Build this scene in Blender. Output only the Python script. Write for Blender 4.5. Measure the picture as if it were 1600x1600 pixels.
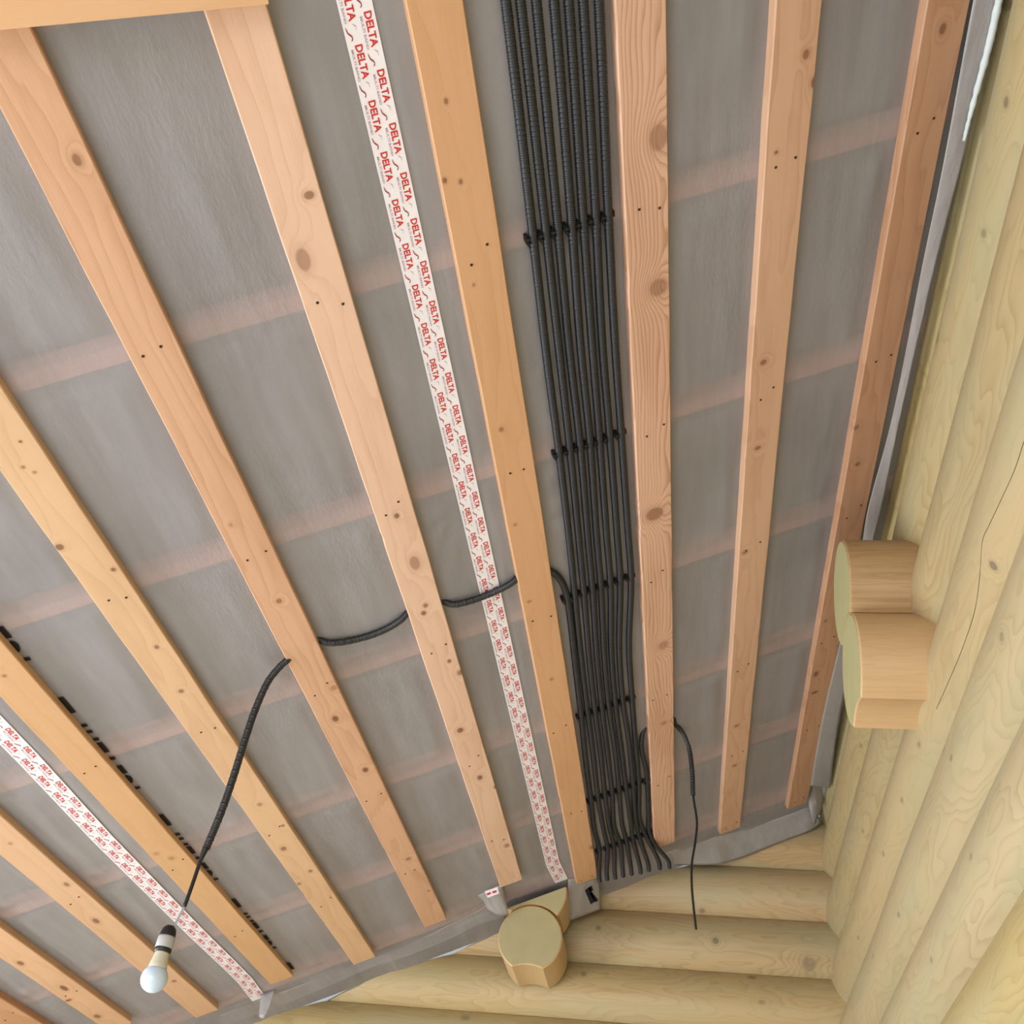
import bpy, bmesh, math, random
import numpy as np
from mathutils import Vector, Matrix, noise
random.seed(7)
SC = bpy.context.scene
COL = SC.collection
for o in list(bpy.data.objects): bpy.data.objects.remove(o)

# ---------------------------------------------------------------- camera
F = 1626.14                                  # focal length in pixels of a 1600 px frame
RX = Vector((0.9872, -0.00102, -0.15946))    # world X seen in camera axes (right, down, forward)
RY = Vector((0.12140, 0.65321, 0.74738))
RZ = Vector((0.10340, -0.75718, 0.64497))
H = 1.6
cam_d = bpy.data.cameras.new('camera'); cam = bpy.data.objects.new('camera', cam_d); COL.objects.link(cam)
m = Matrix(((RX[0], -RX[1], -RX[2], 0), (RY[0], -RY[1], -RY[2], 0), (RZ[0], -RZ[1], -RZ[2], H), (0, 0, 0, 1)))
cam.matrix_world = m
cam_d.sensor_width = 36; cam_d.lens = 36 * F / 1600; cam_d.clip_start = .02
SC.camera = cam
# ---------------------------------------------------------------- light
SC.view_settings.view_transform = 'Standard'; SC.view_settings.look = 'None'
SC.view_settings.gamma = 1; SC.view_settings.use_curve_mapping = False
SC.view_settings.exposure = 0.20
W = bpy.data.worlds.new('sky'); SC.world = W; W.use_nodes = True
W.node_tree.nodes['Background'].inputs[0].default_value = (.72, .86, 1, 1)
W.node_tree.nodes['Background'].inputs[1].default_value = 1.1

def area(name, loc, aim, sx, sy, power, col):
    l = bpy.data.lights.new(name, 'AREA'); l.shape = 'RECTANGLE'; l.size = sx; l.size_y = sy; l.energy = power; l.color = col
    o = bpy.data.objects.new(name, l); COL.objects.link(o); o.location = loc; o.rotation_euler = Vector(aim).to_track_quat('-Z', 'Y').to_euler(); return o
area('daylight_left', (-3.10, 2.0, 1.35), (1, 0, -.55), 3.6, 1.25, 175, (.90, .95, 1))
area('daylight_front', (-1.3, -2.65, 1.35), (0, 1, -.45), 3.0, 1.9, 130, (.97, .98, 1))

# ---------------------------------------------------------------- geometry frame of the sloping ceiling
T = 0.43759; SQ = math.sqrt(1 + T * T); S = 1.7
NV = Vector((-T, 0, 1)) / SQ; UV = Vector((1, 0, T)) / SQ; YV = Vector((0, 1, 0)); EYE = Vector((0, 0, H))
DB, DM = 1.700, 1.7252                       # distance of batten faces and of the membrane from the eye
def C(u, y, d): return EYE + NV * d + UV * u + YV * y
def ray(px, py):
    a, b = px - 800, py - 800
    return Vector((RX.dot((a, b, F)), RY.dot((a, b, F)), RZ.dot((a, b, F))))
def on_ceil(px, py, d=DB):
    v = ray(px, py); return v * (d / v.dot(NV)) + EYE
def uy(px, py, d=DB):
    p = on_ceil(px, py, d) - EYE; return p.dot(UV), p.y
def on_y(px, py, y): v = ray(px, py); return v * (y / v.y) + EYE
def on_x(px, py, x): v = ray(px, py); return v * (x / v.x) + EYE

# ---------------------------------------------------------------- object helpers
def tag(o, label=None, cat=None, group=None, kind=None):
    if label: o['label'] = label
    if cat: o['category'] = cat
    if group: o['group'] = group
    if kind: o['kind'] = kind
    return o
def empty(name, loc=(0, 0, 0), rot=None, parent=None):
    o = bpy.data.objects.new(name, None); COL.objects.link(o); o.location = loc; o.empty_display_size = .05
    if rot is not None: o.rotation_euler = rot
    if parent: o.parent = parent
    return o
def mesh_obj(name, verts, faces, mat, parent=None, smooth=False, loc=None):
    me = bpy.data.meshes.new(name); me.from_pydata([tuple(v) for v in verts], [], [tuple(f) for f in faces])
    if smooth: me.polygons.foreach_set('use_smooth', [True] * len(me.polygons))
    me.materials.append(mat); o = bpy.data.objects.new(name, me); COL.objects.link(o)
    if parent: o.parent = parent
    if loc is not None: o.location = loc
    return o
def bm_obj(name, bm, mat, parent=None, smooth=False):
    me = bpy.data.meshes.new(name); bm.to_mesh(me); bm.free(); me.materials.append(mat)
    if smooth: me.polygons.foreach_set('use_smooth', [True] * len(me.polygons))
    o = bpy.data.objects.new(name, me); COL.objects.link(o)
    if parent: o.parent = parent
    return o
def box_bm(bm, c, s, rot=None):
    r = bmesh.ops.create_cube(bm, size=1)
    M = Matrix.Translation(c) @ (rot.to_4x4() if rot else Matrix.Identity(4)) @ Matrix.Diagonal((*s, 1))
    bmesh.ops.transform(bm, matrix=M, verts=r['verts'])
def catmull(pts, step):
    P = [np.array(p, float) for p in pts]; P = [2 * P[0] - P[1]] + P + [2 * P[-1] - P[-2]]
    out = []
    for i in range(1, len(P) - 2):
        p0, p1, p2, p3 = P[i - 1:i + 3]; n = max(4, int(np.linalg.norm(p2 - p1) / .004))
        # centripetal parametrisation keeps uneven spacing free of loops
        t0 = 0; t1 = t0 + np.linalg.norm(p1 - p0) ** .5; t2 = t1 + np.linalg.norm(p2 - p1) ** .5; t3 = t2 + np.linalg.norm(p3 - p2) ** .5
        t = np.linspace(t1, t2, n, endpoint=False)[:, None]
        a1 = (t1 - t) / (t1 - t0) * p0 + (t - t0) / (t1 - t0) * p1
        a2 = (t2 - t) / (t2 - t1) * p1 + (t - t1) / (t2 - t1) * p2
        a3 = (t3 - t) / (t3 - t2) * p2 + (t - t2) / (t3 - t2) * p3
        b1 = (t2 - t) / (t2 - t0) * a1 + (t - t0) / (t2 - t0) * a2
        b2 = (t3 - t) / (t3 - t1) * a2 + (t - t1) / (t3 - t1) * a3
        out.append((t2 - t) / (t2 - t1) * b1 + (t - t1) / (t2 - t1) * b2)
    out = np.vstack(out + [P[-2][None]])
    L = np.r_[0, np.cumsum(np.linalg.norm(np.diff(out, axis=0), axis=1))]
    s = np.arange(0, L[-1], step)
    return np.stack([np.interp(s, L, out[:, k]) for k in range(3)], 1), s
def tube(name, pts, rad, mat, parent=None, step=.01, sides=10, rib=None):
    c, s = catmull(pts, step)
    r = np.full(len(s), rad) if not callable(rad) else np.array([rad(v, s[-1]) for v in s])
    if rib:                                   # corrugation: (pitch, depth)
        ph = (s / rib[0]) % 1
        r = r - rib[1] * (ph > .62)
    tan = np.gradient(c, axis=0); tan /= np.linalg.norm(tan, axis=1)[:, None]
    ref = np.array(NV); a = np.cross(tan, ref); la = np.linalg.norm(a, axis=1)
    a[la < .15] = np.cross(tan[la < .15], np.array(UV)); a /= np.linalg.norm(a, axis=1)[:, None]
    for i in range(1, len(a)):
        if a[i].dot(a[i - 1]) < 0: a[i] = -a[i]
    b = np.cross(tan, a)
    th = np.linspace(0, 2 * math.pi, sides, endpoint=False)
    V = (c[:, None] + r[:, None, None] * (np.cos(th)[None, :, None] * a[:, None] + np.sin(th)[None, :, None] * b[:, None])).reshape(-1, 3)
    n = len(s); i = np.arange(n - 1)[:, None] * sides; j = np.arange(sides)[None]; j2 = (j + 1) % sides
    Fq = np.stack([i + j, i + j2, i + sides + j2, i + sides + j], -1).reshape(-1, 4)
    me = bpy.data.meshes.new(name)
    me.vertices.add(len(V)); me.vertices.foreach_set('co', V.ravel())
    nf = len(Fq); caps = [list(range(sides))[::-1], [len(V) - sides + k for k in range(sides)]]
    me.loops.add(nf * 4 + 2 * sides); me.loops.foreach_set('vertex_index', np.r_[Fq.ravel(), caps[0], caps[1]].astype(np.int32))
    me.polygons.add(nf + 2); me.polygons.foreach_set('loop_start', np.r_[np.arange(nf) * 4, nf * 4, nf * 4 + sides].astype(np.int32))
    me.polygons.foreach_set('use_smooth', [True] * nf + [False] * 2)
    me.update(calc_edges=True); me.validate()
    me.materials.append(mat); o = bpy.data.objects.new(name, me); COL.objects.link(o)
    if parent: o.parent = parent
    return o
def lathe(name, prof, mat, parent, sides=32, smooth=True):
    V = []; Fc = []
    for r, z in prof:
        for k in range(sides):
            a = 2 * math.pi * k / sides; V.append((r * math.cos(a), r * math.sin(a), z))
    for i in range(len(prof) - 1):
        for k in range(sides):
            k2 = (k + 1) % sides; Fc.append((i * sides + k, i * sides + k2, (i + 1) * sides + k2, (i + 1) * sides + k))
    Fc.append(tuple(range(sides))[::-1]); Fc.append(tuple((len(prof) - 1) * sides + k for k in range(sides)))
    return mesh_obj(name, V, Fc, mat, parent, smooth)

# ---------------------------------------------------------------- materials
def mat_new(name):
    m = bpy.data.materials.new(name); m.use_nodes = True
    return m, m.node_tree.nodes, m.node_tree.links, m.node_tree.nodes['Principled BSDF']
def plain(name, col, rough=.5, spec=.5, **kw):
    m, N, L, b = mat_new(name); b.inputs['Base Color'].default_value = (*col, 1); b.inputs['Roughness'].default_value = rough
    b.inputs['Specular IOR Level'].default_value = spec
    for k, v in kw.items(): b.inputs[k].default_value = v
    return m
class G:
    """tiny helper for building node graphs"""
    def __init__(s, m): s.N, s.L = m.node_tree.nodes, m.node_tree.links
    def put(s, sock, v):
        if isinstance(v, bpy.types.NodeSocket): s.L.new(v, sock)
        else: sock.default_value = v
    def math(s, op, a, b=None, c=None, clamp=False):
        n = s.N.new('ShaderNodeMath'); n.operation = op; n.use_clamp = clamp; s.put(n.inputs[0], a)
        if b is not None: s.put(n.inputs[1], b)
        if c is not None: s.put(n.inputs[2], c)
        return n.outputs[0]
    def vmath(s, op, a, b=None):
        n = s.N.new('ShaderNodeVectorMath'); n.operation = op; s.put(n.inputs[0], a)
        if b is not None: s.put(n.inputs[1], b)
        return n.outputs['Value'] if op in ('LENGTH', 'DOT_PRODUCT') else n.outputs[0]
    def noise(s, vec, scale, detail=2, rough=.5, dist=0):
        n = s.N.new('ShaderNodeTexNoise'); s.put(n.inputs['Vector'], vec)
        n.inputs['Scale'].default_value = scale; n.inputs['Detail'].default_value = detail; n.inputs['Roughness'].default_value = rough
        n.inputs['Distortion'].default_value = dist; return n.outputs['Fac']
    def mix(s, f, a, b, blend='MIX'):
        n = s.N.new('ShaderNodeMix'); n.data_type = 'RGBA'; n.blend_type = blend; s.put(n.inputs[0], f); s.put(n.inputs[6], a); s.put(n.inputs[7], b); return n.outputs[2]
    def rng(s, v, a, b, c=0, d=1, smooth=False):
        n = s.N.new('ShaderNodeMapRange'); n.interpolation_type = 'SMOOTHSTEP' if smooth else 'LINEAR'
        s.put(n.inputs[0], v); 
        for i, k in enumerate((a, b, c, d)): n.inputs[1 + i].default_value = k
        return n.outputs[0]
    def coord(s): return s.N.new('ShaderNodeTexCoord').outputs['Object']
    def bump(s, h, strength, dist):
        n = s.N.new('ShaderNodeBump'); n.inputs['Strength'].default_value = strength; n.inputs['Distance'].default_value = dist; s.put(n.inputs['Height'], h); return n.outputs[0]
def c4(c): return (*c, 1)

def wood(name, light, dark, knotcol, knots, fx=26, fy=.55, amp=5.0, ring=1.0, contrast=.5, seed=0, rough=.55, axis='xy', rings=7.0, spec=.3, patch=None):
    """pine: growth-ring contour lines running along local Y, swerving round each knot (x, y, radius, darkness, stretch)"""
    m, N, L, b = mat_new(name); g = G(m); P = g.coord()
    if axis == 'zy':                          # log face: across = z, along = y
        sp = N.new('ShaderNodeSeparateXYZ'); L.new(P, sp.inputs[0]); cb = N.new('ShaderNodeCombineXYZ')
        L.new(sp.outputs[2], cb.inputs[0]); L.new(sp.outputs[1], cb.inputs[1]); L.new(sp.outputs[0], cb.inputs[2]); P2 = cb.outputs[0]
    elif axis == 'zx':
        sp = N.new('ShaderNodeSeparateXYZ'); L.new(P, sp.inputs[0]); cb = N.new('ShaderNodeCombineXYZ')
        L.new(sp.outputs[2], cb.inputs[0]); L.new(sp.outputs[0], cb.inputs[1]); L.new(sp.outputs[1], cb.inputs[2]); P2 = cb.outputs[0]
    else: P2 = P
    base = g.vmath('ADD', P2, (seed * 3.7, seed * 1.3, seed * .7))
    st = g.vmath('MULTIPLY', base, (fx, fy * 6, fx))
    n1 = g.noise(st, .45, 3, .45)
    sx = N.new('ShaderNodeSeparateXYZ'); L.new(P2, sx.inputs[0])
    phase = g.math('ADD', g.math('MULTIPLY', n1, amp), g.math('MULTIPLY', sx.outputs[0], ring * 30))
    kmask = None; kd = None
    for (kx, ky, kr, dk, asp) in knots:
        dv = g.vmath('MULTIPLY', g.vmath('SUBTRACT', P2, (kx, ky, 0)), (1 / kr, 1 / (kr * asp), 0))
        d = g.vmath('LENGTH', dv)
        w = g.math('POWER', 2.718, g.math('MULTIPLY', g.math('MULTIPLY', d, d), -.16))
        phase = g.math('ADD', phase, g.math('MULTIPLY', w, 1.5 if kr > .006 else .6))
        k = g.math('MULTIPLY', g.rng(d, 1.12, .8, 0, 1, True), dk)
        halo = g.math('MULTIPLY', g.rng(d, 2.3, .9, 0, 1, True), dk * .3)
        k = g.math('MAXIMUM', k, halo)
        rim = g.math('MULTIPLY', g.math('SUBTRACT', 1.0, g.math('ABSOLUTE', g.math('MULTIPLY', g.math('SUBTRACT', d, 1.0), 6.0)), clamp=True), .35 * dk)
        k = g.math('ADD', k, rim)
        kmask = k if kmask is None else g.math('MAXIMUM', kmask, k)
    saw = g.math('FRACT', g.math('MULTIPLY', phase, rings / 5))
    line = g.math('POWER', saw, 2.6)
    soft = g.rng(saw, 1.0, .93, 0, 1)         # late wood ends abruptly
    line = g.math('MULTIPLY', line, soft)
    fib = g.noise(g.vmath('MULTIPLY', base, (420, 9, 420)), 1, 2)
    blot = g.noise(g.vmath('MULTIPLY', base, (7, 1.6, 7)), 1, 2)
    wide = g.noise(g.vmath('MULTIPLY', base, (26, .8, 26)), 1, 2)
    f = g.math('MULTIPLY', line, contrast)
    f = g.math('ADD', f, g.math('MULTIPLY', g.math('SUBTRACT', fib, .5), .35))
    f = g.math('ADD', f, g.math('MULTIPLY', g.math('SUBTRACT', blot, .5), .9))
    f = g.math('ADD', f, g.math('MULTIPLY', g.math('SUBTRACT', wide, .45), .7), clamp=True)
    col = g.mix(f, c4(light), c4(dark))
    if patch:                                 # second tint in broad streaks
        col = g.mix(g.rng(g.noise(g.vmath('MULTIPLY', base, (9, 1.2, 9)), 1.1, 1), .42, .66, 0, patch[1]), col, c4(patch[0]))
    if kmask is not None: col = g.mix(g.math('MINIMUM', kmask, 1.0), col, c4(knotcol))
    L.new(col, b.inputs['Base Color']); b.inputs['Roughness'].default_value = rough; b.inputs['Specular IOR Level'].default_value = spec
    hgt = g.math('ADD', g.math('MULTIPLY', fib, .5), g.math('MULTIPLY', line, .4))
    L.new(g.bump(hgt, .35, .0008), b.inputs['Normal'])
    return m

M = {}
M['conduit'] = plain('black_conduit', (.019, .020, .023), .42, .5)
M['clip'] = plain('clip_plastic', (.008, .008, .010), .5, .4)
M['cable'] = plain('cable_black', (.010, .010, .012), .45, .4)
M['nail'] = plain('nail_steel', (.035, .028, .022), .5, .4, Metallic=.3)
M['dark'] = plain('black_print', (.012, .010, .012), .6, .2)
M['red'] = plain('red_print', (.55, .035, .03), .5, .3)
M['greyprint'] = plain('grey_print', (.42, .30, .37), .5, .3)
M['swoosh'] = plain('maroon_print', (.28, .04, .06), .5, .3)
M['bulb'] = plain('bulb_opal', (.50, .60, .70), .25, .5)
M['housing'] = plain('bulb_housing', (.50, .47, .36), .45, .4)
M['socket'] = plain('socket_black', (.010, .010, .010), .45, .4)
M['wrap'] = plain('wrap_tape', (.36, .355, .345), .5, .4)
M['wire'] = plain('wire_grey', (.32, .33, .36), .4, .5)
M['crack'] = plain('crack_dark', (.10, .075, .04), .9, .1)
M['foam'] = plain('sealant_foam', (.62, .68, .68), .7, .3)
M['end'] = None

def membrane_mat(name, alpha=.64, tint=(.395, .378, .392), rough=.36):
    m, N, L, b = mat_new(name); g = G(m); P = g.coord()
    w1 = g.noise(g.vmath('MULTIPLY', P, (900, 300, 900)), 1, 2)
    w2 = g.noise(g.vmath('MULTIPLY', P, (60, 5, 60)), 1, 2)
    w3 = g.noise(P, 2.2, 2)
    w4 = g.noise(g.vmath('MULTIPLY', P, (130, 36, 130)), 1, 3, .6)
    f = g.math('ADD', g.math('MULTIPLY', w1, .30), g.math('ADD', g.math('MULTIPLY', w2, .30), g.math('MULTIPLY', w3, .4)))
    col = g.mix(g.rng(f, .3, .7), c4([x * .82 for x in tint]), c4([x * 1.16 for x in tint]))
    L.new(col, b.inputs['Base Color']); b.inputs['Roughness'].default_value = rough; b.inputs['Specular IOR Level'].default_value = .9
    patch = g.rng(g.noise(P, 1.7, 1), .42, .6, 0, 1, True)
    h = g.math('ADD', g.math('MULTIPLY', w1, .10), g.math('MULTIPLY', g.math('MULTIPLY', w4, g.math('ADD', patch, .15)), 1.0))
    L.new(g.bump(h, .32, .003), b.inputs['Normal'])
    tr = N.new('ShaderNodeBsdfTransparent'); tr.inputs[0].default_value = (1, .97, .95, 1)
    mx = N.new('ShaderNodeMixShader'); a = g.math('ADD', alpha - .06, g.math('MULTIPLY', g.noise(P, 3.1, 2), .14))
    L.new(a, mx.inputs[0]); L.new(tr.outputs[0], mx.inputs[1]); L.new(b.outputs[0], mx.inputs[2]); L.new(mx.outputs[0], N['Material Output'].inputs[0])
    return m
M['membrane'] = membrane_mat('vapour_membrane')
M['flap'] = membrane_mat('membrane_flap', .94, (.33, .31, .30), .33)
M['rafter'] = plain('rafter_wood', (.80, .42, .32), .7, .2)
def insul():
    m, N, L, b = mat_new('mineral_wool'); g = G(m); n = g.noise(g.coord(), 30, 4)
    L.new(g.mix(n, (.15, .145, .12, 1), (.28, .27, .22, 1)), b.inputs['Base Color']); b.inputs['Roughness'].default_value = 1
    b.inputs['Specular IOR Level'].default_value = 0; return m
M['insul'] = insul()
def tape_mat():
    m, N, L, b = mat_new('tape_white'); g = G(m); n = g.noise(g.coord(), 25, 3)
    L.new(g.mix(n, (.78, .73, .76, 1), (.86, .83, .85, 1)), b.inputs['Base Color']); b.inputs['Roughness'].default_value = .4
    L.new(g.bump(g.noise(g.vmath('MULTIPLY', g.coord(), (1, .3, 1)), 60, 2), .15, .002), b.inputs['Normal']); return m
M['tape'] = tape_mat()

# ================================================================ ceiling (setting)
ceiling = empty('ceiling', C(0, 0, 0)); tag(ceiling, kind='structure')
ceiling.rotation_euler = Matrix((UV, YV, NV)).transposed().to_euler()     # local x = up the slope, y = along battens, z = out through the roof
RAFT = [k * S for k in (-.74, -.38, -.02, .335, .69, 1.05, 1.405, 1.785, 2.15, 2.52)]
BATT = [('a', -1.06), ('b', -.928), ('c', -.762), ('d', -.571), ('e', -.383), ('f', -.1915), ('g', .008), ('h', .1885), ('i', .396), ('j', .5735), ('k', .759)]
BU = [u * S for _, u in BATT]
U0, U1, Y0, Y1 = -2.42, 1.500, -2.6, 4.76
# insulation and rafters behind the membrane
bm = bmesh.new(); box_bm(bm, ((U0 + U1) / 2, (Y0 + Y1) / 2, DM + .075), (U1 - U0, Y1 - Y0 - .02, .05)); bm_obj('insulation', bm, M['insul'], ceiling)
for y in RAFT:
    bm = bmesh.new(); box_bm(bm, ((U0 + U1) / 2, y + .020, DM + .0245), (U1 - U0, .038, .045)); bm_obj('rafter', bm, M['rafter'], ceiling)
# membrane in three sheets, lapped under the tapes
TAPES = [.1155 * S, -.648 * S]
def mem_z(u, y):
    k = min(range(len(BU)), key=lambda i: abs(u - BU[i])); a = abs(u - BU[k]) - .047
    s = min(1, max(0, a / .05)); s = s * s * (3 - 2 * s)
    n = noise.noise(Vector((u * 7, y * 1.7, 0))) * .0055 + noise.noise(Vector((u * 26, y * 5, 3))) * .0016
    # folds pulling towards the point where the lamp conduit turns
    for (cu, cy, rr, am) in ((.20 * S, 1.20 * S, .22, .0035), (.09 * S, 1.12 * S, .22, .003), (.235 * S, .95 * S, .16, .003)):
        dx, dy = u - cu, (y - cy) * .6; r = math.hypot(dx, dy)
        if r < rr: n += am * math.sin(math.atan2(dy, dx) * 9 + 1.3) * (1 - r / rr) * min(1, r / .05)
    for ry in RAFT:
        d = abs(y - ry - .02)
        if d < .07: n = n * min(1, max(.15, (d - .02) / .05)) + .004 * min(1, (.07 - d) / .04)
    r = min(.0006, n * s - .0035 * s)
    dr = min(abs(y - ry - .02) for ry in RAFT)
    r *= min(1, max(.08, (dr - .018) / .05))
    for tu in TAPES:
        q = min(1, max(0, (abs(u - tu) - .034) / .04)); r = r * q
    return r
edges = [U0, TAPES[1], TAPES[0], U1]
for i in range(3):
    a, b_ = edges[i] - (.012 if i else 0), edges[i + 1] + (.012 if i < 2 else 0)
    us = np.arange(a, b_ + .011, .011); ys = np.r_[np.arange(Y0, .3, .06), np.arange(.3, Y1 + .001, .0148)]
    V = [(u, y, DM + mem_z(u, y) + (i % 2) * .0006) for y in ys for u in us]
    nu = len(us); Fc = [(r * nu + c, r * nu + c + 1, (r + 1) * nu + c + 1, (r + 1) * nu + c) for r in range(len(ys) - 1) for c in range(nu - 1)]
    mesh_obj('membrane_sheet', V, Fc, M['membrane'], ceiling, True)

# battens ---------------------------------------------------------
L0 = [(.68, .41, .235), (.76, .50, .335)]
KN = {   # knots in pixels: x, y, radius px, darkness, stretch along the grain
 'k': [(1473, 45, 5, .9, 1.6), (1338, 668, 4, .8, 1.2), (1340, 725, 4, .9, 1), (1290, 970, 3, .7, 1.4), (1275, 1053, 3.5, 1.2, 2), (1273, 1082, 5, 1.2, .7)],
 'j': [(1259, 85, 5, .8, 1.5), (1273, 128, 6, .9, 1.5), (1213, 238, 3, .9, 1), (1193, 566, 5.5, .8, 1), (1184, 700, 5.5, .8, .8), (1164, 863, 5, .7, .9), (1151, 1134, 4, .7, 1), (1148, 1196, 4, .7, 1)],
 'i': [(1029, 215, 15, .6, 1.5), (1028, 449, 14, .6, 1.2), (1023, 803, 15, .75, 1.0), (1037, 1008, 9, .5, 1.2), (1037, 1130, 5, .5, 1.1)],
 'h': [(697, 158, 3.5, .8, 1.5), (695, 282, 3.5, .9, 1.4), (720, 284, 3.5, .8, 1.4), (783, 671, 4, .7, 1.3), (740, 445, 2.5, .6, 1.4), (805, 820, 3, .6, 1), (827, 940, 3.5, .6, 1), (862, 1061, 3, .6, 1.5), (925, 1324, 3.5, .8, 2), (1000, 1090, 2, .5, 1)],
 'g': [(483, 305, 8, .8, .9), (474, 406, 11, .6, 1.9), (648, 880, 8, .6, 2.2), (620, 806, 4, .9, 1.5), (665, 946, 4, .8, 1.4), (662, 958, 4, .9, 1.4), (702, 1033, 3, .9, 1.6), (719, 1051, 4.5, .8, 1.6), (719, 1141, 5, .9, 1.4), (750, 1215, 4, .9, 1.8), (774, 1230, 3, .8, 1.4), (792, 1321, 4, .7, 1.5), (816, 1377, 4, .7, 1.5)],
 'f': [(120, 250, 6, .8, 1.6), (436, 939, 4.5, .8, 1.2), (521, 1075, 5, .5, 1.2), (524, 1123, 4.5, 1.1, 1.8), (571, 1203, 4, 1.2, 1.6), (638, 1342, 4, .7, 1.2), (670, 1392, 2.5, .7, 1.2), (361, 820, 3, .5, 1.2)],
 'e': [(93, 855, 6, .9, 1.1), (177, 890, 3.5, .9, 1.2), (32, 690, 2.5, .9, 1), (36, 730, 3, .7, 1.2), (54, 738, 3, .6, 1), (245, 1011, 3.5, .8, 1.3), (283, 1080, 4, .8, 1.2), (406, 1257, 3.5, .6, 1.4), (443, 1326, 4, .8, 1.6), (485, 1361, 3, .8, 1.4), (442, 1290, 2.5, .8, 1.4), (467, 1381, 3, .7, 1.3)],
 'd': [(7, 1056, 3, .7, 1.2), (244, 1334, 4, .4, 1.3), (268, 1341, 4, .5, 1.4)],
 'c': [(104, 1382, 3, .8, 2.2), (150, 1439, 3.5, .9, 2.5), (272, 1533, 3, .8, 1.4), (16, 1318, 3, .5, 1.4)],
 'b': [(32, 1505, 3.5, .9, 2.2), (100, 1544, 3.5, 1, 3), (107, 1563, 4, 1, .8), (152, 1588, 3.5, .9, 2)], 'a': []}
LOOK = {  # light, dark, ring contrast, rings
 'a': ((.52, .28, .15), (.38, .19, .09), .5, 6), 'b': ((.62, .38, .22), (.48, .27, .13), .4, 5), 'c': ((.62, .39, .23), (.50, .29, .15), .35, 5),
 'd': ((.60, .36, .18), (.52, .29, .13), .25, 4), 'e': ((.66, .43, .25), (.52, .31, .17), .45, 5), 'f': ((.62, .37, .23), (.45, .24, .12), .5, 6),
 'g': ((.72, .48, .34), (.56, .34, .21), .5, 6), 'h': ((.60, .34, .18), (.49, .26, .11), .35, 5), 'i': ((.66, .41, .28), (.42, .22, .12), .9, 13),
 'j': ((.60, .37, .235), (.46, .25, .14), .5, 7), 'k': ((.50, .285, .17), (.37, .185, .10), .6, 7)}
YEND = {'a': 4.05, 'b': 4.10, 'c': 4.27, 'd': 4.215, 'e': 4.315, 'f': 4.205, 'g': 4.09, 'h': 4.335, 'i': 4.265, 'j': 4.36, 'k': 4.355}
def batten(key, u, y0, y1, wdt=.094, skew=0.0):
    knots = []
    for (px, py, r, dk, asp) in KN[key]:
        ku, ky = uy(px, py); dist = (on_ceil(px, py) - EYE).length
        knots.append((ku - u, ky - y0, r * dist / F * .92, dk, asp))
    li, da, ct, rg = LOOK[key]
    mt = wood('pine_' + key, li, da, (.22, .10, .05), knots, contrast=ct, seed=ord(key) % 13, rings=rg, ring=1.1 if key == 'i' else .6, amp=3.2 if key == 'i' else 4.5)
    # cross-section rings along the length with slightly uneven arrises
    prof = [(-.5, 1), (-.5, .12), (-.475, 0), (-.2, 0), (.2, 0), (.475, 0), (.5, .12), (.5, 1)]
    n = int((y1 - y0) / .03); V = []; Fc = []; P = len(prof); th = DM - DB - .0004; hv = ord(key) * 5.1
    for i in range(n + 1):
        y = (y1 - y0) * i / n
        wl = noise.noise(Vector((hv, y * 5, 0))) * .0012; wr = noise.noise(Vector((hv, y * 5, 9))) * .0012
        wl += max(0, noise.noise(Vector((hv, y * 14, 3))) - .45) * .008
        for (a, b) in prof:
            x = a * wdt + (wl if a < 0 else wr)
            V.append((x, y, b * th + (noise.noise(Vector((hv, y * 9, a * 3))) * .0006 if b < .5 else 0)))
    for i in range(n):
        for j in range(P):
            j2 = (j + 1) % P; Fc.append((i * P + j, i * P + j2, (i + 1) * P + j2, (i + 1) * P + j))
    Fc.append(tuple(range(P))[::-1]); Fc.append(tuple(n * P + j for j in range(P)))
    o = mesh_obj('batten', V, Fc, mt, ceiling, False, (u, y0, DB)); 
    if skew: o.rotation_euler = (0, 0, skew)
    # nail heads at the rafters
    bm = bmesh.new()
    for ry in RAFT:
        yy = ry + .02
        if yy > y1 - .03 or yy < y0: continue
        for s in (-1, 1):
            c = (s * wdt * random.uniform(.16, .3), yy - y0 + random.uniform(-.02, .02) - s * .008, -.0002)
            r = bmesh.ops.create_cone(bm, segments=8, radius1=.0031, radius2=.0031, depth=.0016, cap_ends=True)
            bmesh.ops.translate(bm, verts=r['verts'], vec=c)
    if len(bm.verts):
        tag(bm_obj('nail_heads', bm, M['nail'], o), kind='stuff')
    else: bm.free()
    return o
for key, u in BATT:
    y0 = -2.5 if key in 'ijkhg' else (.50 if key == 'f' else .60)
    batten(key, u * S, y0, YEND[key])
# cross board nailed over the batten ends at the top left
cb = wood('pine_cross', (.66, .40, .22), (.58, .33, .16), (.2, .1, .05), [], contrast=.25, seed=5, rings=4, ring=.5)
pa, pb = uy(0, 38, DB - .001), uy(306, 9, DB - .001)
ang = math.atan2(pb[1] - pa[1], pb[0] - pa[0])
bm = bmesh.new(); box_bm(bm, (0, 0, 0), (.12, 1.9, .022)); bmesh.ops.bevel(bm, geom=bm.edges[:], offset=.001, segments=1)
o = bm_obj('cross_board', bm, cb, ceiling)
ctr = Vector(((pb[0] + .105) - .95 * math.cos(ang), pb[1] + .105 * math.tan(ang) - .95 * math.sin(ang))) + Vector((math.sin(ang), -math.cos(ang))) * .06
o.location = (ctr[0], ctr[1], DB - .0115); o.rotation_euler = (0, 0, ang - math.pi / 2)

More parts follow.
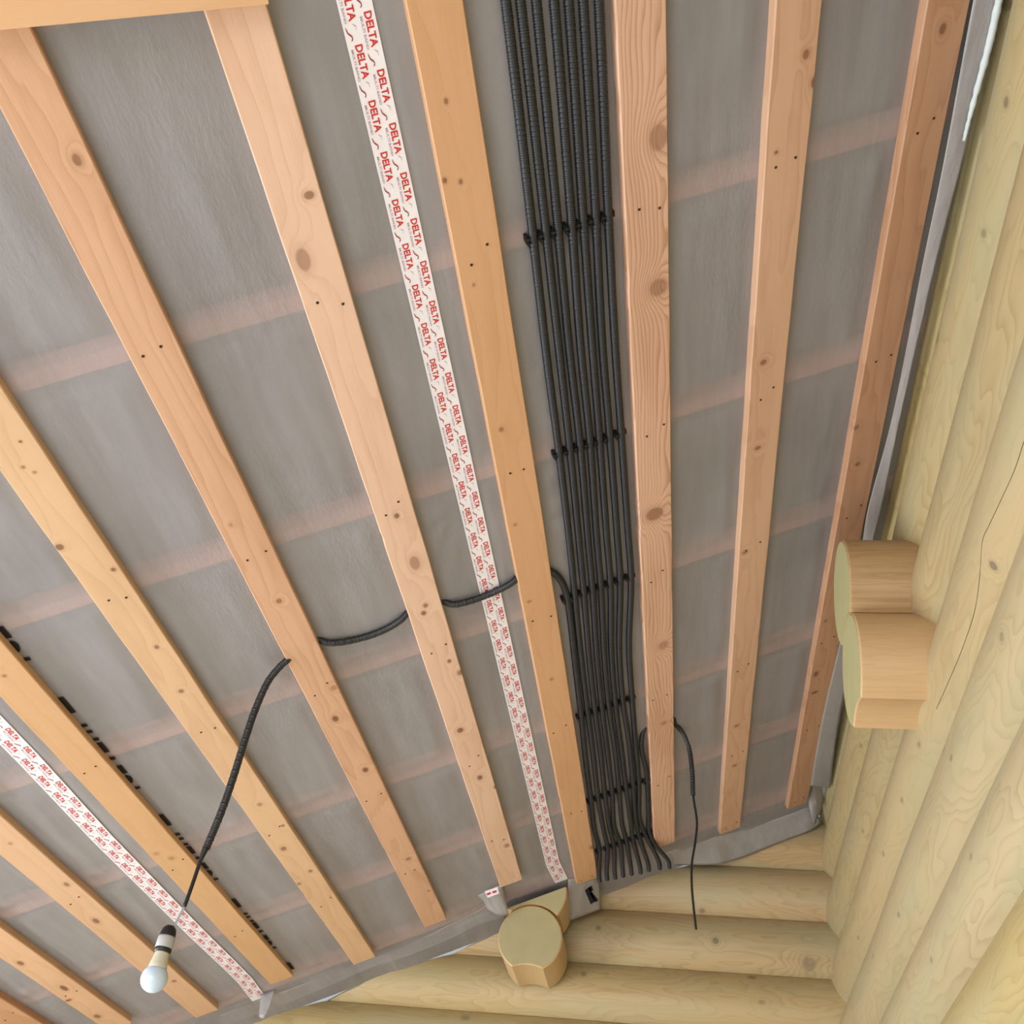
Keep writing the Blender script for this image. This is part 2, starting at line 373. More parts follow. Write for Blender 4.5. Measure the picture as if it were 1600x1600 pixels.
# black print on the membrane beside two battens (only the margins of the letters show)
def prints(u, w, ys, name='printed_marks'):
    bm = bmesh.new()
    for (ya, yb, k) in ys:
        n = 6 if k == 'D' else 1
        for i in range(n):
            a0 = ya + (yb - ya) * i / n; a1 = ya + (yb - ya) * (i + 1) / n
            h0 = w * (.4 + .6 * math.sin(math.pi * (i / n) ** .8)) if k == 'D' else w; h1 = w * (.4 + .6 * math.sin(math.pi * ((i + 1) / n) ** .8)) if k == 'D' else w
            sk = .006 if k != 'D' else 0
            vs = [bm.verts.new(p) for p in ((u - .02, a0, DM - .0022), (u + h0, a0 + sk, DM - .0022), (u + h1, a1 + sk, DM - .0022), (u - .02, a1, DM - .0022))]
            bm.faces.new(vs)
    return tag(bm_obj(name, bm, M['dark'], ceiling), kind='stuff')
ys = []
for y0 in (.844, 1.239, 1.634, 2.029, 2.424):
    for a, b, k in ((0, .045, 'B'), (.079, .087, 'B'), (.098, .106, 'B'), (.122, .130, 'B'), (.136, .168, 'B'), (.184, .193, 'B'), (.213, .24, 'B'), (.249, .275, 'D'), (.288, .296, 'B')):
        if (y0 + b) * S < 4.2: ys.append(((y0 + a) * S, (y0 + b) * S, k))
prints(-.571 * S + .048, .012, ys)
ys = []
y = .40
while y < 1.05:
    ys.append((y * S, (y + .016) * S, 'B')); y += random.choice((.022, .031, .042))
prints((.1885 + .0277) * S + .0005, .0015, ys)

# ================================================================ joint tapes with lettering
def text_mesh(s, size, bold=0.0, sx=1.0):
    cu = bpy.data.curves.new('lettering', 'FONT'); cu.body = s; cu.size = size; cu.offset = bold; cu.resolution_u = 2
    o = bpy.data.objects.new('lettering', cu); COL.objects.link(o)
    dg = bpy.context.evaluated_depsgraph_get(); me = bpy.data.meshes.new_from_object(o.evaluated_get(dg))
    V = [(v.co.x * sx, v.co.y) for v in me.vertices]; P = [tuple(p.vertices) for p in me.polygons]
    bpy.data.objects.remove(o); bpy.data.curves.remove(cu); bpy.data.meshes.remove(me)
    x0 = min(v[0] for v in V); x1 = max(v[0] for v in V); y0 = min(v[1] for v in V); y1 = max(v[1] for v in V)
    return [((x - x0) / (x1 - x0), (y - y0) / (y1 - y0)) for x, y in V], P
TD = text_mesh('DELTA', 1, .028); TM = text_mesh('MULTI BAND', 1, .012)
ya = uy(555, 70, DM)[1]; yb = uy(576.5, 157, DM)[1]; PER = yb - ya; YPH = ya
def tape(label, uc, y0, y1, phase, wd=.056, bend=None):
    z = DM - .0022
    cx = (lambda y: uc + (bend(y) if bend else 0))
    n = int((y1 - y0) / .03); V = []; Fc = []
    for i in range(n + 1):
        y = y0 + (y1 - y0) * i / n
        for a in (-.5, 0, .5):
            V.append((cx(y) + a * wd, y, z + noise.noise(Vector((y * 6, a * 2, uc))) * .0003))
        for a in (.5, 0, -.5):
            V.append((cx(y) + a * wd, y, z + .0006 + noise.noise(Vector((y * 6, a * 2, uc))) * .0003))
    for i in range(n):
        for j in range(6):
            j2 = (j + 1) % 6; Fc.append((i * 6 + j, i * 6 + j2, (i + 1) * 6 + j2, (i + 1) * 6 + j))
    Fc.append(tuple(range(6))[::-1]); Fc.append(tuple(n * 6 + j for j in range(6)))
    root = empty('sealing_tape', C(uc, y0, DM)); root.rotation_euler = ceiling.rotation_euler
    tag(root, label, 'tape')
    off = Vector((uc, y0, DM))
    mesh_obj('strip', [Vector(v) - off for v in V], Fc, M['tape'], root)
    lay = {'red_lettering': ([], [], M['red']), 'grey_lettering': ([], [], M['greyprint']), 'emblem': ([], [], M['swoosh'])}
    def add(layer, shape, ys, ylen, v0, vh):
        Vs, Fs, _ = lay[layer]; b = len(Vs); pts, P = shape
        for (a, c) in pts:
            y = ys + a * ylen; Vs.append((cx(y) + (-.5 + v0 + c * vh) * wd - off.x, y - off.y, z - .0006 - off.z + 0))
        for p in P: Fs.append(tuple(b + k for k in p))
    def stroke(pts, w):
        A, Bq = [], []
        for i, (x, y) in enumerate(pts):
            x2, y2 = pts[min(i + 1, len(pts) - 1)]; x1, y1 = pts[max(i - 1, 0)]; dx, dy = x2 - x1, y2 - y1; l = math.hypot(dx, dy)
            k = w * (1 if 0 < i < len(pts) - 1 else .4)
            A.append((x - dy / l * k, y + dx / l * k)); Bq.append((x + dy / l * k, y - dx / l * k))
        n = len(pts); return A + Bq, [(i, n + i, n + i + 1, i + 1) for i in range(n - 1)]
    sw = stroke([(0, .1), (.2, .16), (.38, .24), (.5, .40), (.62, .62), (.75, .74), (.88, .70), (1, .52)], .07)
    tri = stroke([(0, .2), (.18, .6), (.3, .95), (.42, .8), (.6, .95)], .05)
    k0 = int((y0 - phase) / PER) - 1
    for k in range(k0, int((y1 - phase) / PER) + 2):
        for row, (dv, dp) in enumerate(((0, 0), (.47, .505))):
            ys = phase + (k + dp) * PER
            if ys < y0 or ys + PER * .62 > y1: continue
            add('red_lettering', TD, ys, PER * .60, .215 + dv, .225)
            add('grey_lettering', TM, ys + PER * .06, PER * .56, .075 + dv, .075)
            if ys + PER * .95 < y1:
                add('emblem', sw, ys + PER * .68, PER * .24, .05 + dv, .21)
                add('grey_lettering', tri, ys + PER * .64, PER * .2, .26 + dv, .13)
    for nm, (Vs, Fs, mt) in lay.items():
        if Vs: tag(mesh_obj(nm, Vs, Fs, mt, root), kind='stuff')
tape('white tape with red lettering, ending beside the slanted log end', TAPES[0], .2, 4.30, YPH, bend=lambda y: max(0, y - 4.1) * .1)
tape('white tape with red lettering at the lower left, behind the hanging bulb cord', -.648 * S, .6, 4.37, YPH + .02, wd=.056, bend=lambda y: .010 * max(0, min(1, (2.8 - y) / .5)) + .005 * max(0, min(1, (y - 3.6) / .4)) - max(0, y - 4.15) * .06)

# ================================================================ black corrugated conduits
def cpt(u, y, d=DM - .0125): return C(u * S, y * S, d)
rows_y = [-.30, .0, .448, .657, .92, 1.27, 1.40, 1.65, 1.90, 2.15, 2.42]
top = {0: .259, 1: .2735, 2: .2895, 3: .3075, 4: .3225, 5: .3375, 6: .354}
r657 = [.257, .273, .288, .305, .3195, .335, .3505]; r92 = [.255, .2715, .287, .302, .3165, .332, .3495]
r127 = [.254, .2695, .2845, .299, .3155, .333, .3515]; r140 = [.2515, .2675, .283, .298, .315, .3325, .352]
ends = [(949, 1375), (961.5, 1373), (974, 1370), (987, 1367), (1001, 1364), (1014, 1361), (1031, 1358)]
def end_pts(px, py):
    e = on_y(px, py, 4.325); return [tuple(e + Vector((-.002, -.028, .014))), tuple(e)]
names7 = ['leftmost of the bundle at the top of the photo', 'second from the left at the top of the photo', 'third from the left at the top of the photo', 'fourth from the left, middle one at the top of the photo',
          'third from the right at the top of the photo', 'second from the right at the top of the photo', 'rightmost at the top, nearest the batten with big knots']
GRP = 'black conduits along the ceiling'
CLIPY = [.70, 1.06, 1.40, 1.785, 2.15, 2.42]
def clip_mesh():
    bm = bmesh.new()
    box_bm(bm, (-.0135, 0, .004), (.007, .016, .014)); box_bm(bm, (-.013, .006, -.004), (.004, .008, .010), Matrix.Rotation(.4, 3, 'X'))
    box_bm(bm, (-.0115, .015, -.002), (.003, .014, .003), Matrix.Rotation(-.45, 3, 'Z')); box_bm(bm, (.0115, -.002, .003), (.003, .012, .012))
    r = bmesh.ops.create_cone(bm, segments=10, radius1=.004, radius2=.003, depth=.006, cap_ends=True); bmesh.ops.translate(bm, verts=r['verts'], vec=(-.0135, -.003, -.006))
    R = .0108
    for k in range(8):
        a0 = math.pi * k / 8; a1 = math.pi * (k + 1) / 8
        vs = [bm.verts.new((-R * math.cos(a), yy, R * math.sin(a))) for a, yy in ((a0, -.005), (a1, -.005), (a1, .005), (a0, .005))]
        bm.faces.new(vs)
    me = bpy.data.meshes.new('clip'); bm.to_mesh(me); bm.free(); me.materials.append(M['clip']); return me
CLIP = clip_mesh()
def clip_at(parent, uu, yy, dz=0):
    o = bpy.data.objects.new('clip', CLIP); COL.objects.link(o); o.parent = parent; o.matrix_parent_inverse = parent.matrix_world.inverted()
    o.location = C(uu, yy, DM - .0125 + dz); o.rotation_euler = Matrix((UV, YV, NV)).transposed().to_euler(); 
def conduit(label, pts, clips=(), r=.0097):
    o = tube('conduit', pts, r, M['conduit'], None, .0017, 12, (.0051, .0015))
    tag(o, label, 'conduit', GRP)
    P = [Vector(p) - EYE for p in pts]; us = [p.dot(UV) for p in P]; yy = [p.y for p in P]
    for y in clips:
        for i in range(len(P) - 1):
            if min(yy[i], yy[i + 1]) <= y <= max(yy[i], yy[i + 1]) and yy[i] != yy[i + 1]:
                f = (y - yy[i]) / (yy[i + 1] - yy[i]); clip_at(o, us[i] + f * (us[i + 1] - us[i]), y); break
    return o
for k in range(7):
    u165 = [.2495, .2645, .279, .293, .307, .3225, .3415][k]; u215 = .2455 + .0166 * k - (.003 if k == 6 else 0); u25 = .252 + .0165 * k
    pts = [cpt(top[k] + .001 * (k % 3), -.30), cpt(top[k], .0), cpt(top[k], .448), cpt(r657[k], .69), cpt(r92[k] + .001 * math.sin(k * 2), .88), cpt(r92[k] + .0005, 1.05), cpt(r127[k], 1.27), cpt(r140[k], 1.405),
           cpt(u165 - .001, 1.60), cpt(u165 - .002, 1.79), cpt((u165 + u215) / 2 + .002 * math.sin(k * 3), 1.95), cpt(u215, 2.15), cpt(u215 + .004 * math.sin(k * 1.7 + 1), 2.32), cpt(u25, 2.43)]
    pts += end_pts(*ends[k])
    conduit('black corrugated conduit, ' + names7[k], pts, [y * S for y in CLIPY])
# lamp conduit: climbs the bundle's left side, turns left behind three battens, then hangs down in the room
UP = DM + .013; LO = DM - .0125
lp = [*[tuple(p) for p in reversed(end_pts(937, 1377))], cpt(.2315, 2.42), cpt(.2275, 2.3), cpt(.229, 2.15), cpt(.2305, 1.95), cpt(.2335, 1.79), cpt(.236, 1.6), cpt(.2385, 1.45), cpt(.2375, 1.385), cpt(.231, 1.345),
      cpt(.2205, 1.322, DM - .010), cpt(.208, 1.313, DM + .002), cpt(.1885, 1.308, UP), cpt(.170, 1.306, DM + .003), cpt(.158, 1.309, LO), cpt(.108, 1.323, LO), cpt(.052, 1.318, LO), cpt(.038, 1.313, DM + .002), cpt(.008, 1.309, UP),
      cpt(-.014, 1.308, DM + .003), cpt(-.030, 1.312, LO), cpt(-.063, 1.325, LO), cpt(-.105, 1.326, LO), cpt(-.150, 1.312, LO), cpt(-.166, 1.304, DM + .002), cpt(-.1915, 1.30, UP), cpt(-.215, 1.302, DM + .002)]
hy = 2.249
hang = [(452, 1026), (437, 1042), (420, 1063), (400, 1106), (383, 1155), (366, 1210), (346, 1268), (322, 1326)]
hp = []
for i, (x, y) in enumerate(hang):
    hp.append(tuple(on_y(x, y, hy - .02 + .02 * min(1, i / 3))))
lamp_c = conduit('long black conduit that turns left behind three battens and hangs down', lp + hp, [y * S for y in CLIPY[2:]], r=.0100)
# right conduit: leaves the bundle to the right behind the knotty batten
rp = [tuple(p) for p in reversed(end_pts(1046, 1356))]
rp = rp + [cpt(.3715, 2.478, DB - .013), cpt(.3605, 2.42), cpt(.3605, 2.33), cpt(.3615, 2.20), cpt(.361, 2.10), cpt(.3545, 2.02), cpt(.354, 1.965), cpt(.364, 1.935, DM + .001), cpt(.396, 1.918, UP), cpt(.424, 1.925, DM - .003)]
P1y = 3.40
rh = [tuple(on_y(1055, 1131, 3.33)), tuple(on_y(1066, 1144, 3.37)), tuple(on_y(1075.5, 1165, P1y)), tuple(on_y(1081, 1200, P1y)), tuple(on_y(1083, 1243, P1y))]
right_c = conduit('black conduit emerging right of the knotty batten and bending down', rp + rh, [2.15 * S, 2.42 * S], r=.0088)
# cables out of the conduits
ck = [tuple(on_y(x, y, P1y)) for x, y in ((1083, 1236), (1084, 1250), (1089, 1285), (1086, 1318), (1081, 1350), (1081, 1385), (1084, 1420), (1088, 1455))]
tag(tube('cable', ck, .0040, M['cable'], None, .006, 10), 'thin black cable hanging down in front of the back log wall', 'cable')

# ================================================================ hanging bulb
def hz(px, py): return on_y(px, py, hy)
lampx = on_y(241, 1529, hy)
lamp = empty('hanging_bulb', (lampx.x, lampx.y, lampx.z - .03))
tag(lamp, 'bare white bulb in a black socket hanging at the lower left', 'lamp')
R0 = .0288; z0 = .03
tube('cord_sheath', [Vector(hz(x, y)) - lamp.location for x, y in ((322, 1324), (318, 1333), (312, 1348), (304, 1372), (296, 1395), (288, 1417))], lambda s, L: .0085 - .0040 * min(1, max(0, s / (L * .22))), M['cable'], lamp, .005, 10)
for dx in (-.0016, .0016):
    tube('wire', [Vector(hz(x, y)) - lamp.location + Vector((dx, 0, 0)) for x, y in ((289, 1413), (284, 1424), (279, 1434), (272, 1447), (267, 1460))], .0013, M['wire'], lamp, .004, 8)
glb = [(0.001, -R0)] + [(R0 * math.cos(a), R0 * math.sin(a)) for a in np.linspace(-1.45, .82, 16)] + [(.0188, .0212)]
lathe('globe', [(r, z + z0) for r, z in glb], M['bulb'], lamp)
lathe('housing', [(r, z + z0) for r, z in ((.0190, .0195), (.0205, .0215), (.0190, .030), (.0168, .042), (.0155, .052), (.0150, .056))], M['housing'], lamp)
lathe('socket', [(r, z + z0) for r, z in ((.0155, .054), (.0178, .055), (.0182, .060), (.0178, .085), (.0172, .096), (.0145, .106), (.009, .112), (.002, .114))], M['socket'], lamp)
lathe('tape_wrap', [(r, z + z0) for r, z in ((.0184, .0635), (.0192, .064), (.0190, .085), (.0180, .0885))], M['wrap'], lamp)

# ================================================================ log walls (setting)
KNOTC = (.16, .12, .075)
def on_log(px, py, logs):
    """first hit of a view ray with some logs"""
    best = None
    for l in logs:
        Mi = l.matrix_world.inverted(); o_ = Mi @ EYE; d_ = (Mi.to_3x3() @ ray(px, py)).normalized()
        ok, loc, nrm, idx = l.ray_cast(o_, d_)
        if ok:
            w = l.matrix_world @ loc; dd = (w - EYE).length
            if best is None or dd < best[1]: best = (w, dd, l)
    return best
def log_wall(name, joints, length, origin, direction, seeds, bulge=.055, axis='right', knots=(), looks=None):
    """each log is one round-faced timber; local y runs along the wall, local x into it (face towards -x)"""
    root = empty(name, origin); tag(root, kind='structure')
    root.rotation_euler = (0, 0, math.atan2(direction[1], direction[0]) - math.pi / 2)
    bpy.context.view_layer.update()
    inv = root.matrix_world.inverted()
    outs = []
    for i in range(len(joints) - 1):
        zt, zb = joints[i], joints[i + 1]; hgt = zt - zb; V = []; Fc = []
        half = hgt / 2; Rr = (half * half + bulge * bulge) / (2 * bulge); n = 18
        zm = (zt + zb) / 2
        lk = looks[i % len(looks)]
        mt_args = (name + '_log', lk[0], lk[1], dict(fx=13, fy=.42, amp=12, ring=.3, contrast=lk[2] * 1.15, seed=seeds + i, axis='zy', rings=9.5, rough=.42, spec=.35, patch=((.39, .36, .215), .5)))
        m_ = int(length / .09)
        for j in range(m_ + 1):
            y = length * j / m_
            for k in range(n + 1):
                a = -1 + 2 * k / n; z = a * (half - .0008); x = -(math.sqrt(max(0, Rr * Rr - z * z)) - (Rr - bulge))
                w = 1 - a * a
                x += w * noise.noise(Vector((y * 1.1, z * 5, seeds + i * 7))) * .006
                z += (1 - w) * noise.noise(Vector((y * 1.3, 0, round((i + (a < 0)) * 3.3, 3) + seeds))) * .0025
                V.append((x, y, z))
            V.append((.12, y, half)) ; V.append((.12, y, -half))
        P = n + 3
        order = list(range(n + 1)) + [n + 1, n + 2]
        for j in range(m_):
            for k in range(P):
                a, b = order[k], order[(k + 1) % P]
                Fc.append((j * P + a, (j + 1) * P + a, (j + 1) * P + b, j * P + b))
        Fc.append(tuple(order)); Fc.append(tuple(m_ * P + k for k in order)[::-1])
        bm = bmesh.new(); vs = [bm.verts.new(v) for v in V]
        for f in Fc: bm.faces.new([vs[q] for q in f])
        Mx = root.matrix_world @ Matrix.Translation((0, 0, zm)); Mi = Mx.inverted()
        pc = Mi @ C(0, 0, DM + .001); pn = (Mi.to_3x3() @ NV)
        bmesh.ops.bisect_plane(bm, geom=bm.verts[:] + bm.edges[:] + bm.faces[:], plane_co=pc, plane_no=pn, clear_outer=True)
        if not bm.faces: bm.free(); continue
        bmesh.ops.holes_fill(bm, edges=[e for e in bm.edges if e.is_boundary])
        bmesh.ops.recalc_face_normals(bm, faces=bm.faces[:])
        o = bm_obj('log', bm, M['crack'], root, True); o.location = (0, 0, zm); outs.append((o, mt_args))
        o.data.set_sharp_from_angle(angle=math.radians(35))
    bpy.context.view_layer.update()
    ks = {o.name: [] for o, _ in outs}
    for (px, py, r, dk, asp) in knots:
        h = on_log(px, py, [o for o, _ in outs])
        if h: q = h[2].matrix_world.inverted() @ h[0]; ks[h[2].name].append((q.z, q.y, r, dk, asp))
    for o, a in outs: o.data.materials[0] = wood(a[0], a[1], a[2], KNOTC, ks[o.name], **a[3])
    return root, [o for o, _ in outs]
LR = [((.44, .34, .155), (.30, .21, .08), .5), ((.46, .36, .185), (.33, .24, .105), .5), ((.45, .345, .18), (.31, .225, .10), .55), ((.47, .36, .195), (.35, .26, .125), .42), ((.46, .365, .21), (.33, .255, .135), .55), ((.46, .365, .215), (.33, .25, .14), .6)]
LB = [((.45, .31, .15), (.31, .19, .075), .48), ((.48, .335, .175), (.33, .21, .09), .45), ((.45, .32, .16), (.29, .19, .075), .58), ((.46, .34, .165), (.33, .225, .09), .48), ((.44, .33, .155), (.32, .21, .085), .48)]
def kn(px, py, r, dk, asp, wall):
    return (px, py, r, dk, asp)
kr = [kn(1465, 528, .0125, .55, 1.3, 'r'), kn(1552, 884, .0085, .8, 1.2, 'r'), kn(1467, 967, .009, .45, 1.4, 'r'), kn(1565, 995, .008, .5, 1.4, 'r'), kn(1573, 7, .010, .7, 1.2, 'r'), kn(1572, 160, .007, .7, 1.5, 'r'), kn(1537, 365, .006, .6, 1.6, 'r')]
for (x, y) in ((1345, 1165), (1436, 1163), (1475, 1172), (1486, 1184), (1409, 1250), (1348, 1298), (1380, 1334), (1404, 1429), (1517, 1338), (1341, 1465), (1455, 1500), (1364, 1494)):
    kr.append(kn(x, y, .0055, .55, 2.2, 'r'))
kb = [kn(1118, 1470, .013, .75, 1, 'b'), kn(1264, 1506, .024, .55, 1.1, 'b'), kn(935, 1450, .010, .6, 1, 'b'), kn(912, 1522, .010, .6, 1, 'b'), kn(1097, 1423, .007, .7, 1.6, 'b'), kn(1175, 1527, .008, .7, 2, 'b'), kn(1190, 1566, .008, .5, 1.5, 'b'), kn(727, 1590, .012, .5, 1.4, 'b')]
jr = [2.335, 2.089, 1.852, 1.592, 1.337, 1.078, .842]
while jr[-1] > -1.55: jr.append(max(-1.6, jr[-1] - .24))
jb = [2.147, 1.914, 1.686, 1.452, 1.222, .990]
while jb[-1] > -1.55: jb.append(max(-1.6, jb[-1] - .232))
wr, rlogs = log_wall('wall_right', [z + H for z in jr], 7.4, (.649 + .0068 * (-2.7 - 1.2), -2.7, 0), (.0068, 1), 3, knots=kr, looks=LR)
wb, blogs = log_wall('wall_back', [z + H for z in jb], 3.95, (.70, 4.655, 0), (-1, 0), 11, knots=kb, looks=LB)
bpy.context.view_layer.update()

# ================================================================ log ends poking through the walls
def log_end(name, label, prof, x0, x1, place, mat_side, mat_end, bevel=.004):
    """prof: outline in (across, up); extruded from 0 (cut face) back to depth"""
    n = len(prof); root = empty(name, place((0, 0, 0))); tag(root, label, 'log end')
    V = []
    rings = [(0, .965), (.004, 1.0)] + [(x1 * k / 6, 1.0) for k in range(1, 7)]
    cx = sum(p[0] for p in prof) / n; cz = sum(p[1] for p in prof) / n
    for (d, s) in rings:
        for (a, b) in prof: V.append(Vector(place((cx + (a - cx) * s, d, cz + (b - cz) * s))) - root.location)
    Fc = [(i * n + j, i * n + (j + 1) % n, (i + 1) * n + (j + 1) % n, (i + 1) * n + j) for i in range(len(rings) - 1) for j in range(n)]
    o = mesh_obj('shaft', V, Fc, mat_side, root, True); o.data.set_sharp_from_angle(angle=math.radians(32))
    e = mesh_obj('cut_face', [V[j] for j in range(n)], [tuple(range(n))], mat_end, root)
    bm = bmesh.new(); bm.from_mesh(e.data); r = bmesh.ops.extrude_face_region(bm, geom=bm.faces[:]); 
    vv = [g_ for g_ in r['geom'] if isinstance(g_, bmesh.types.BMVert)]
    dv = Vector(place((0, -.0012, 0))) - Vector(place((0, 0, 0))); bmesh.ops.translate(bm, verts=vv, vec=dv); bmesh.ops.recalc_face_normals(bm, faces=bm.faces[:]); bm.to_mesh(e.data); bm.free()
    return root
def circ(R, a0, a1, n, cz=0): return [(R * math.cos(a), cz + R * math.sin(a)) for a in np.linspace(a0, a1, n)]
def scribed(R, cut, rise, topz=None, n=40):
    """round log with a hollow scribed along its underside, optionally cut flat at topz"""
    hw = math.sqrt(R * R - cut * cut); a = math.asin(cut / R)
    pts = circ(R, -a, math.pi + a, n)
    arch = [(-hw + 2 * hw * k / 8, -cut + rise * (1 - (2 * k / 8 - 1) ** 2)) for k in range(1, 8)]
    return pts + arch
def wood_axis(name, light, dark, seed, contrast=.5, ax='x'):
    m, N, L, b = mat_new(name); g = G(m); P = g.coord()
    s = (1.5, 30, 30) if ax == 'x' else (30, 1.5, 30)
    n1 = g.noise(g.vmath('ADD', g.vmath('MULTIPLY', P, s), (seed, seed, 0)), 1, 3)
    saw = g.math('POWER', g.math('FRACT', g.math('MULTIPLY', n1, 8)), 2.0)
    f = g.math('ADD', g.math('MULTIPLY', saw, contrast), g.math('MULTIPLY', g.noise(P, 9, 2), .4), clamp=True)
    L.new(g.mix(f, c4(light), c4(dark)), b.inputs['Base Color']); b.inputs['Roughness'].default_value = .42; return m
def end_mat(name, light, dark):
    m, N, L, b = mat_new(name); g = G(m); P = g.coord()
    n1 = g.noise(P, 14, 3); L.new(g.mix(n1, c4(light), c4(dark)), b.inputs['Base Color']); b.inputs['Roughness'].default_value = .55; return m
EM = end_mat('end_grain', (.42, .36, .19), (.34, .28, .14))
EM2 = end_mat('end_grain_pale', (.46, .43, .22), (.38, .35, .17))
R_ = .150
def placeR(cy, cz):
    return lambda p: Vector((.447 + p[1], cy + p[0], cz + p[2] + H))
up = [(a, b) for a, b in circ(R_, math.radians(-56), math.radians(236), 36)]
up += [(-.083 + .166 * k / 8, -.125 + .025 * (1 - (2 * k / 8 - 1) ** 2)) for k in range(1, 8)]
WS1 = wood_axis('stub_wood_dark', (.46, .30, .145), (.33, .19, .08), 2, .7)
WS2 = wood_axis('stub_wood', (.56, .37, .19), (.47, .29, .13), 5, .4)
log_end('log_end', 'upper of two stacked log ends poking out of the right wall', up, 0, .24, placeR(2.44, 1.803), WS1, EM2)
log_end('log_end', 'lower of two stacked log ends poking out of the right wall, flat hollow underside', scribed(R_, .13, .018), 0, .24, placeR(2.44, 1.553), WS2, EM2)
# purlin stub on the back wall, with a slanted remnant of the log above it
yE = 4.315
def placeB(cx, cz, y=yE): return lambda p: Vector((cx + p[0], y + p[1], cz + p[2] + H))
WS3 = wood_axis('purlin_wood', (.58, .40, .20), (.48, .31, .14), 8, .35, 'y')
sc = yE / 4.3
log_end('log_end', 'round log end jutting from the back wall, under the slanted trimmed one', scribed(.132, .116, .012), 0, .26, placeB(-.604 * sc, 1.425 * sc), WS3, EM)
# trimmed upper: circle clipped by the roof plane and by the log below
Ru = .134; ccx, ccz = -.601, 1.615
def trimmed():
    pts = []
    for a in np.linspace(math.radians(-37.5), math.radians(217.5), 60):
        x, z = Ru * math.cos(a), Ru * math.sin(a)
        zc = ((DB - .006) * SQ + T * (ccx + x)) - ccz
        pts.append((x, min(z, zc)))
    pts += [(x, -.182 + math.sqrt(.134 ** 2 - x * x)) for x in np.linspace(-.092, .092, 13)]
    return pts
log_end('log_end', 'slanted trimmed log end wedged between the round log end and the battens', trimmed(), 0, .24, placeB(ccx, ccz, 4.30), WS3, EM)

# crack in a log of the right wall
cr = [(1600, 690), (1585, 735), (1560, 790), (1545, 822), (1536, 842), (1531, 900), (1524, 950), (1505, 1010), (1480, 1070), (1462, 1110)]
lg = rlogs[3] if len(rlogs) > 3 else rlogs[-1]
bpy.context.view_layer.update()
hits = [on_log(x, y, rlogs) for x, y in cr]; hits = [h for h in hits if h]
if len(hits) > 3:
    l = hits[len(hits) // 2][2]; inv = l.matrix_world.inverted()
    tube('crack', [inv @ h[0] for h in hits], .0008, M['crack'], l, .01, 5)

# ================================================================ membrane turned down onto the walls
def ruled(name, tops, bots, label, cat, wr=.006, nv=10, seed=0, mat='flap', group=None, sag=.0, freq=14):
    """sheet between two polylines of world points, crumpled a little"""
    A, _ = catmull(tops, .012); L = len(A); Bp, _ = catmull(bots, .002)
    Bq = np.stack([np.interp(np.linspace(0, 1, L), np.linspace(0, 1, len(Bp)), Bp[:, k]) for k in range(3)], 1)
    A = np.stack([np.interp(np.linspace(0, 1, L), np.linspace(0, 1, len(A)), A[:, k]) for k in range(3)], 1)
    V = []; side = Vector((-.35, -.8, -.5)).normalized()
    for i in range(L):
        for j in range(nv + 1):
            t = j / nv; p = Vector(A[i]) * (1 - t) + Vector(Bq[i]) * t
            w = noise.noise(Vector((i / L * freq, t * 1.6, seed))) + .5 * noise.noise(Vector((i / L * freq * 3, t * 3, seed + 5)))
            p += side * (w * wr * min(1, t * 4) + sag * math.sin(math.pi * t)); V.append(p)
    Fc = [(i * (nv + 1) + j, i * (nv + 1) + j + 1, (i + 1) * (nv + 1) + j + 1, (i + 1) * (nv + 1) + j) for i in range(L - 1) for j in range(nv)]
    o = mesh_obj(name, V, Fc, M[mat], None, True)
    s_ = o.modifiers.new('thickness', 'SOLIDIFY'); s_.thickness = .0006
    return tag(o, label, cat, group)
cl = lambda px, py: tuple(on_ceil(px, py, DM - .001))
yw = lambda px, py, y=4.585: tuple(on_y(px, py, y))
ruled('membrane_flap', [cl(1040, 1332), cl(1100, 1312), cl(1160, 1296), cl(1225, 1275), cl(1262, 1261), cl(1277, 1255)],
      [yw(1046, 1352), yw(1075, 1352, 4.57), yw(1118, 1351, 4.56), yw(1146, 1345), yw(1215, 1318), yw(1268, 1297), yw(1283, 1287)],
      'grey membrane flap folded onto the back wall below the two rightmost battens', 'membrane', .006, 10, 2)
ruled('membrane_flap', [cl(345, 1586), cl(420, 1557), cl(500, 1528), cl(580, 1497), cl(640, 1475), cl(700, 1446), cl(745, 1424), cl(775, 1404)],
      [yw(345, 1604, 4.56), yw(420, 1577, 4.55), yw(500, 1546, 4.55), yw(580, 1512, 4.55), yw(640, 1492, 4.55), yw(700, 1468, 4.55), yw(750, 1444, 4.55), yw(789, 1432, 4.53)],
      'long crumpled grey membrane strip left of the round log end', 'membrane', .008, 10, 4, freq=30)
ruled('membrane_scrap', [cl(745, 1398), cl(765, 1390), cl(785, 1382)], [yw(766, 1424, 4.26), yw(780, 1430, 4.26), yw(794, 1430, 4.27)],
      'crumpled scrap of membrane and tape left of the slanted log end', 'membrane', .012, 8, 6)
tg = ruled('membrane_scrap', [cl(888, 1374), cl(905, 1371), cl(925, 1366), cl(936, 1372)], [yw(884, 1440, 4.52), yw(895, 1437, 4.5), yw(920, 1428, 4.53), yw(940, 1420, 4.55)],
      'pleated membrane piece with a black printed mark, right of the slanted log end', 'membrane', .010, 12, 8, freq=7)
bm = bmesh.new()
for poly in (((912, 1387), (921, 1384), (931, 1408), (923, 1413)), ((921, 1396), (925, 1394), (935, 1406), (931, 1410)), ((917, 1384), (924, 1383), (927, 1391), (922, 1393))):
    bm.faces.new([bm.verts.new(on_y(x, y, 4.40)) for x, y in poly])
o = bm_obj('printed_mark', bm, M['dark'], tg)
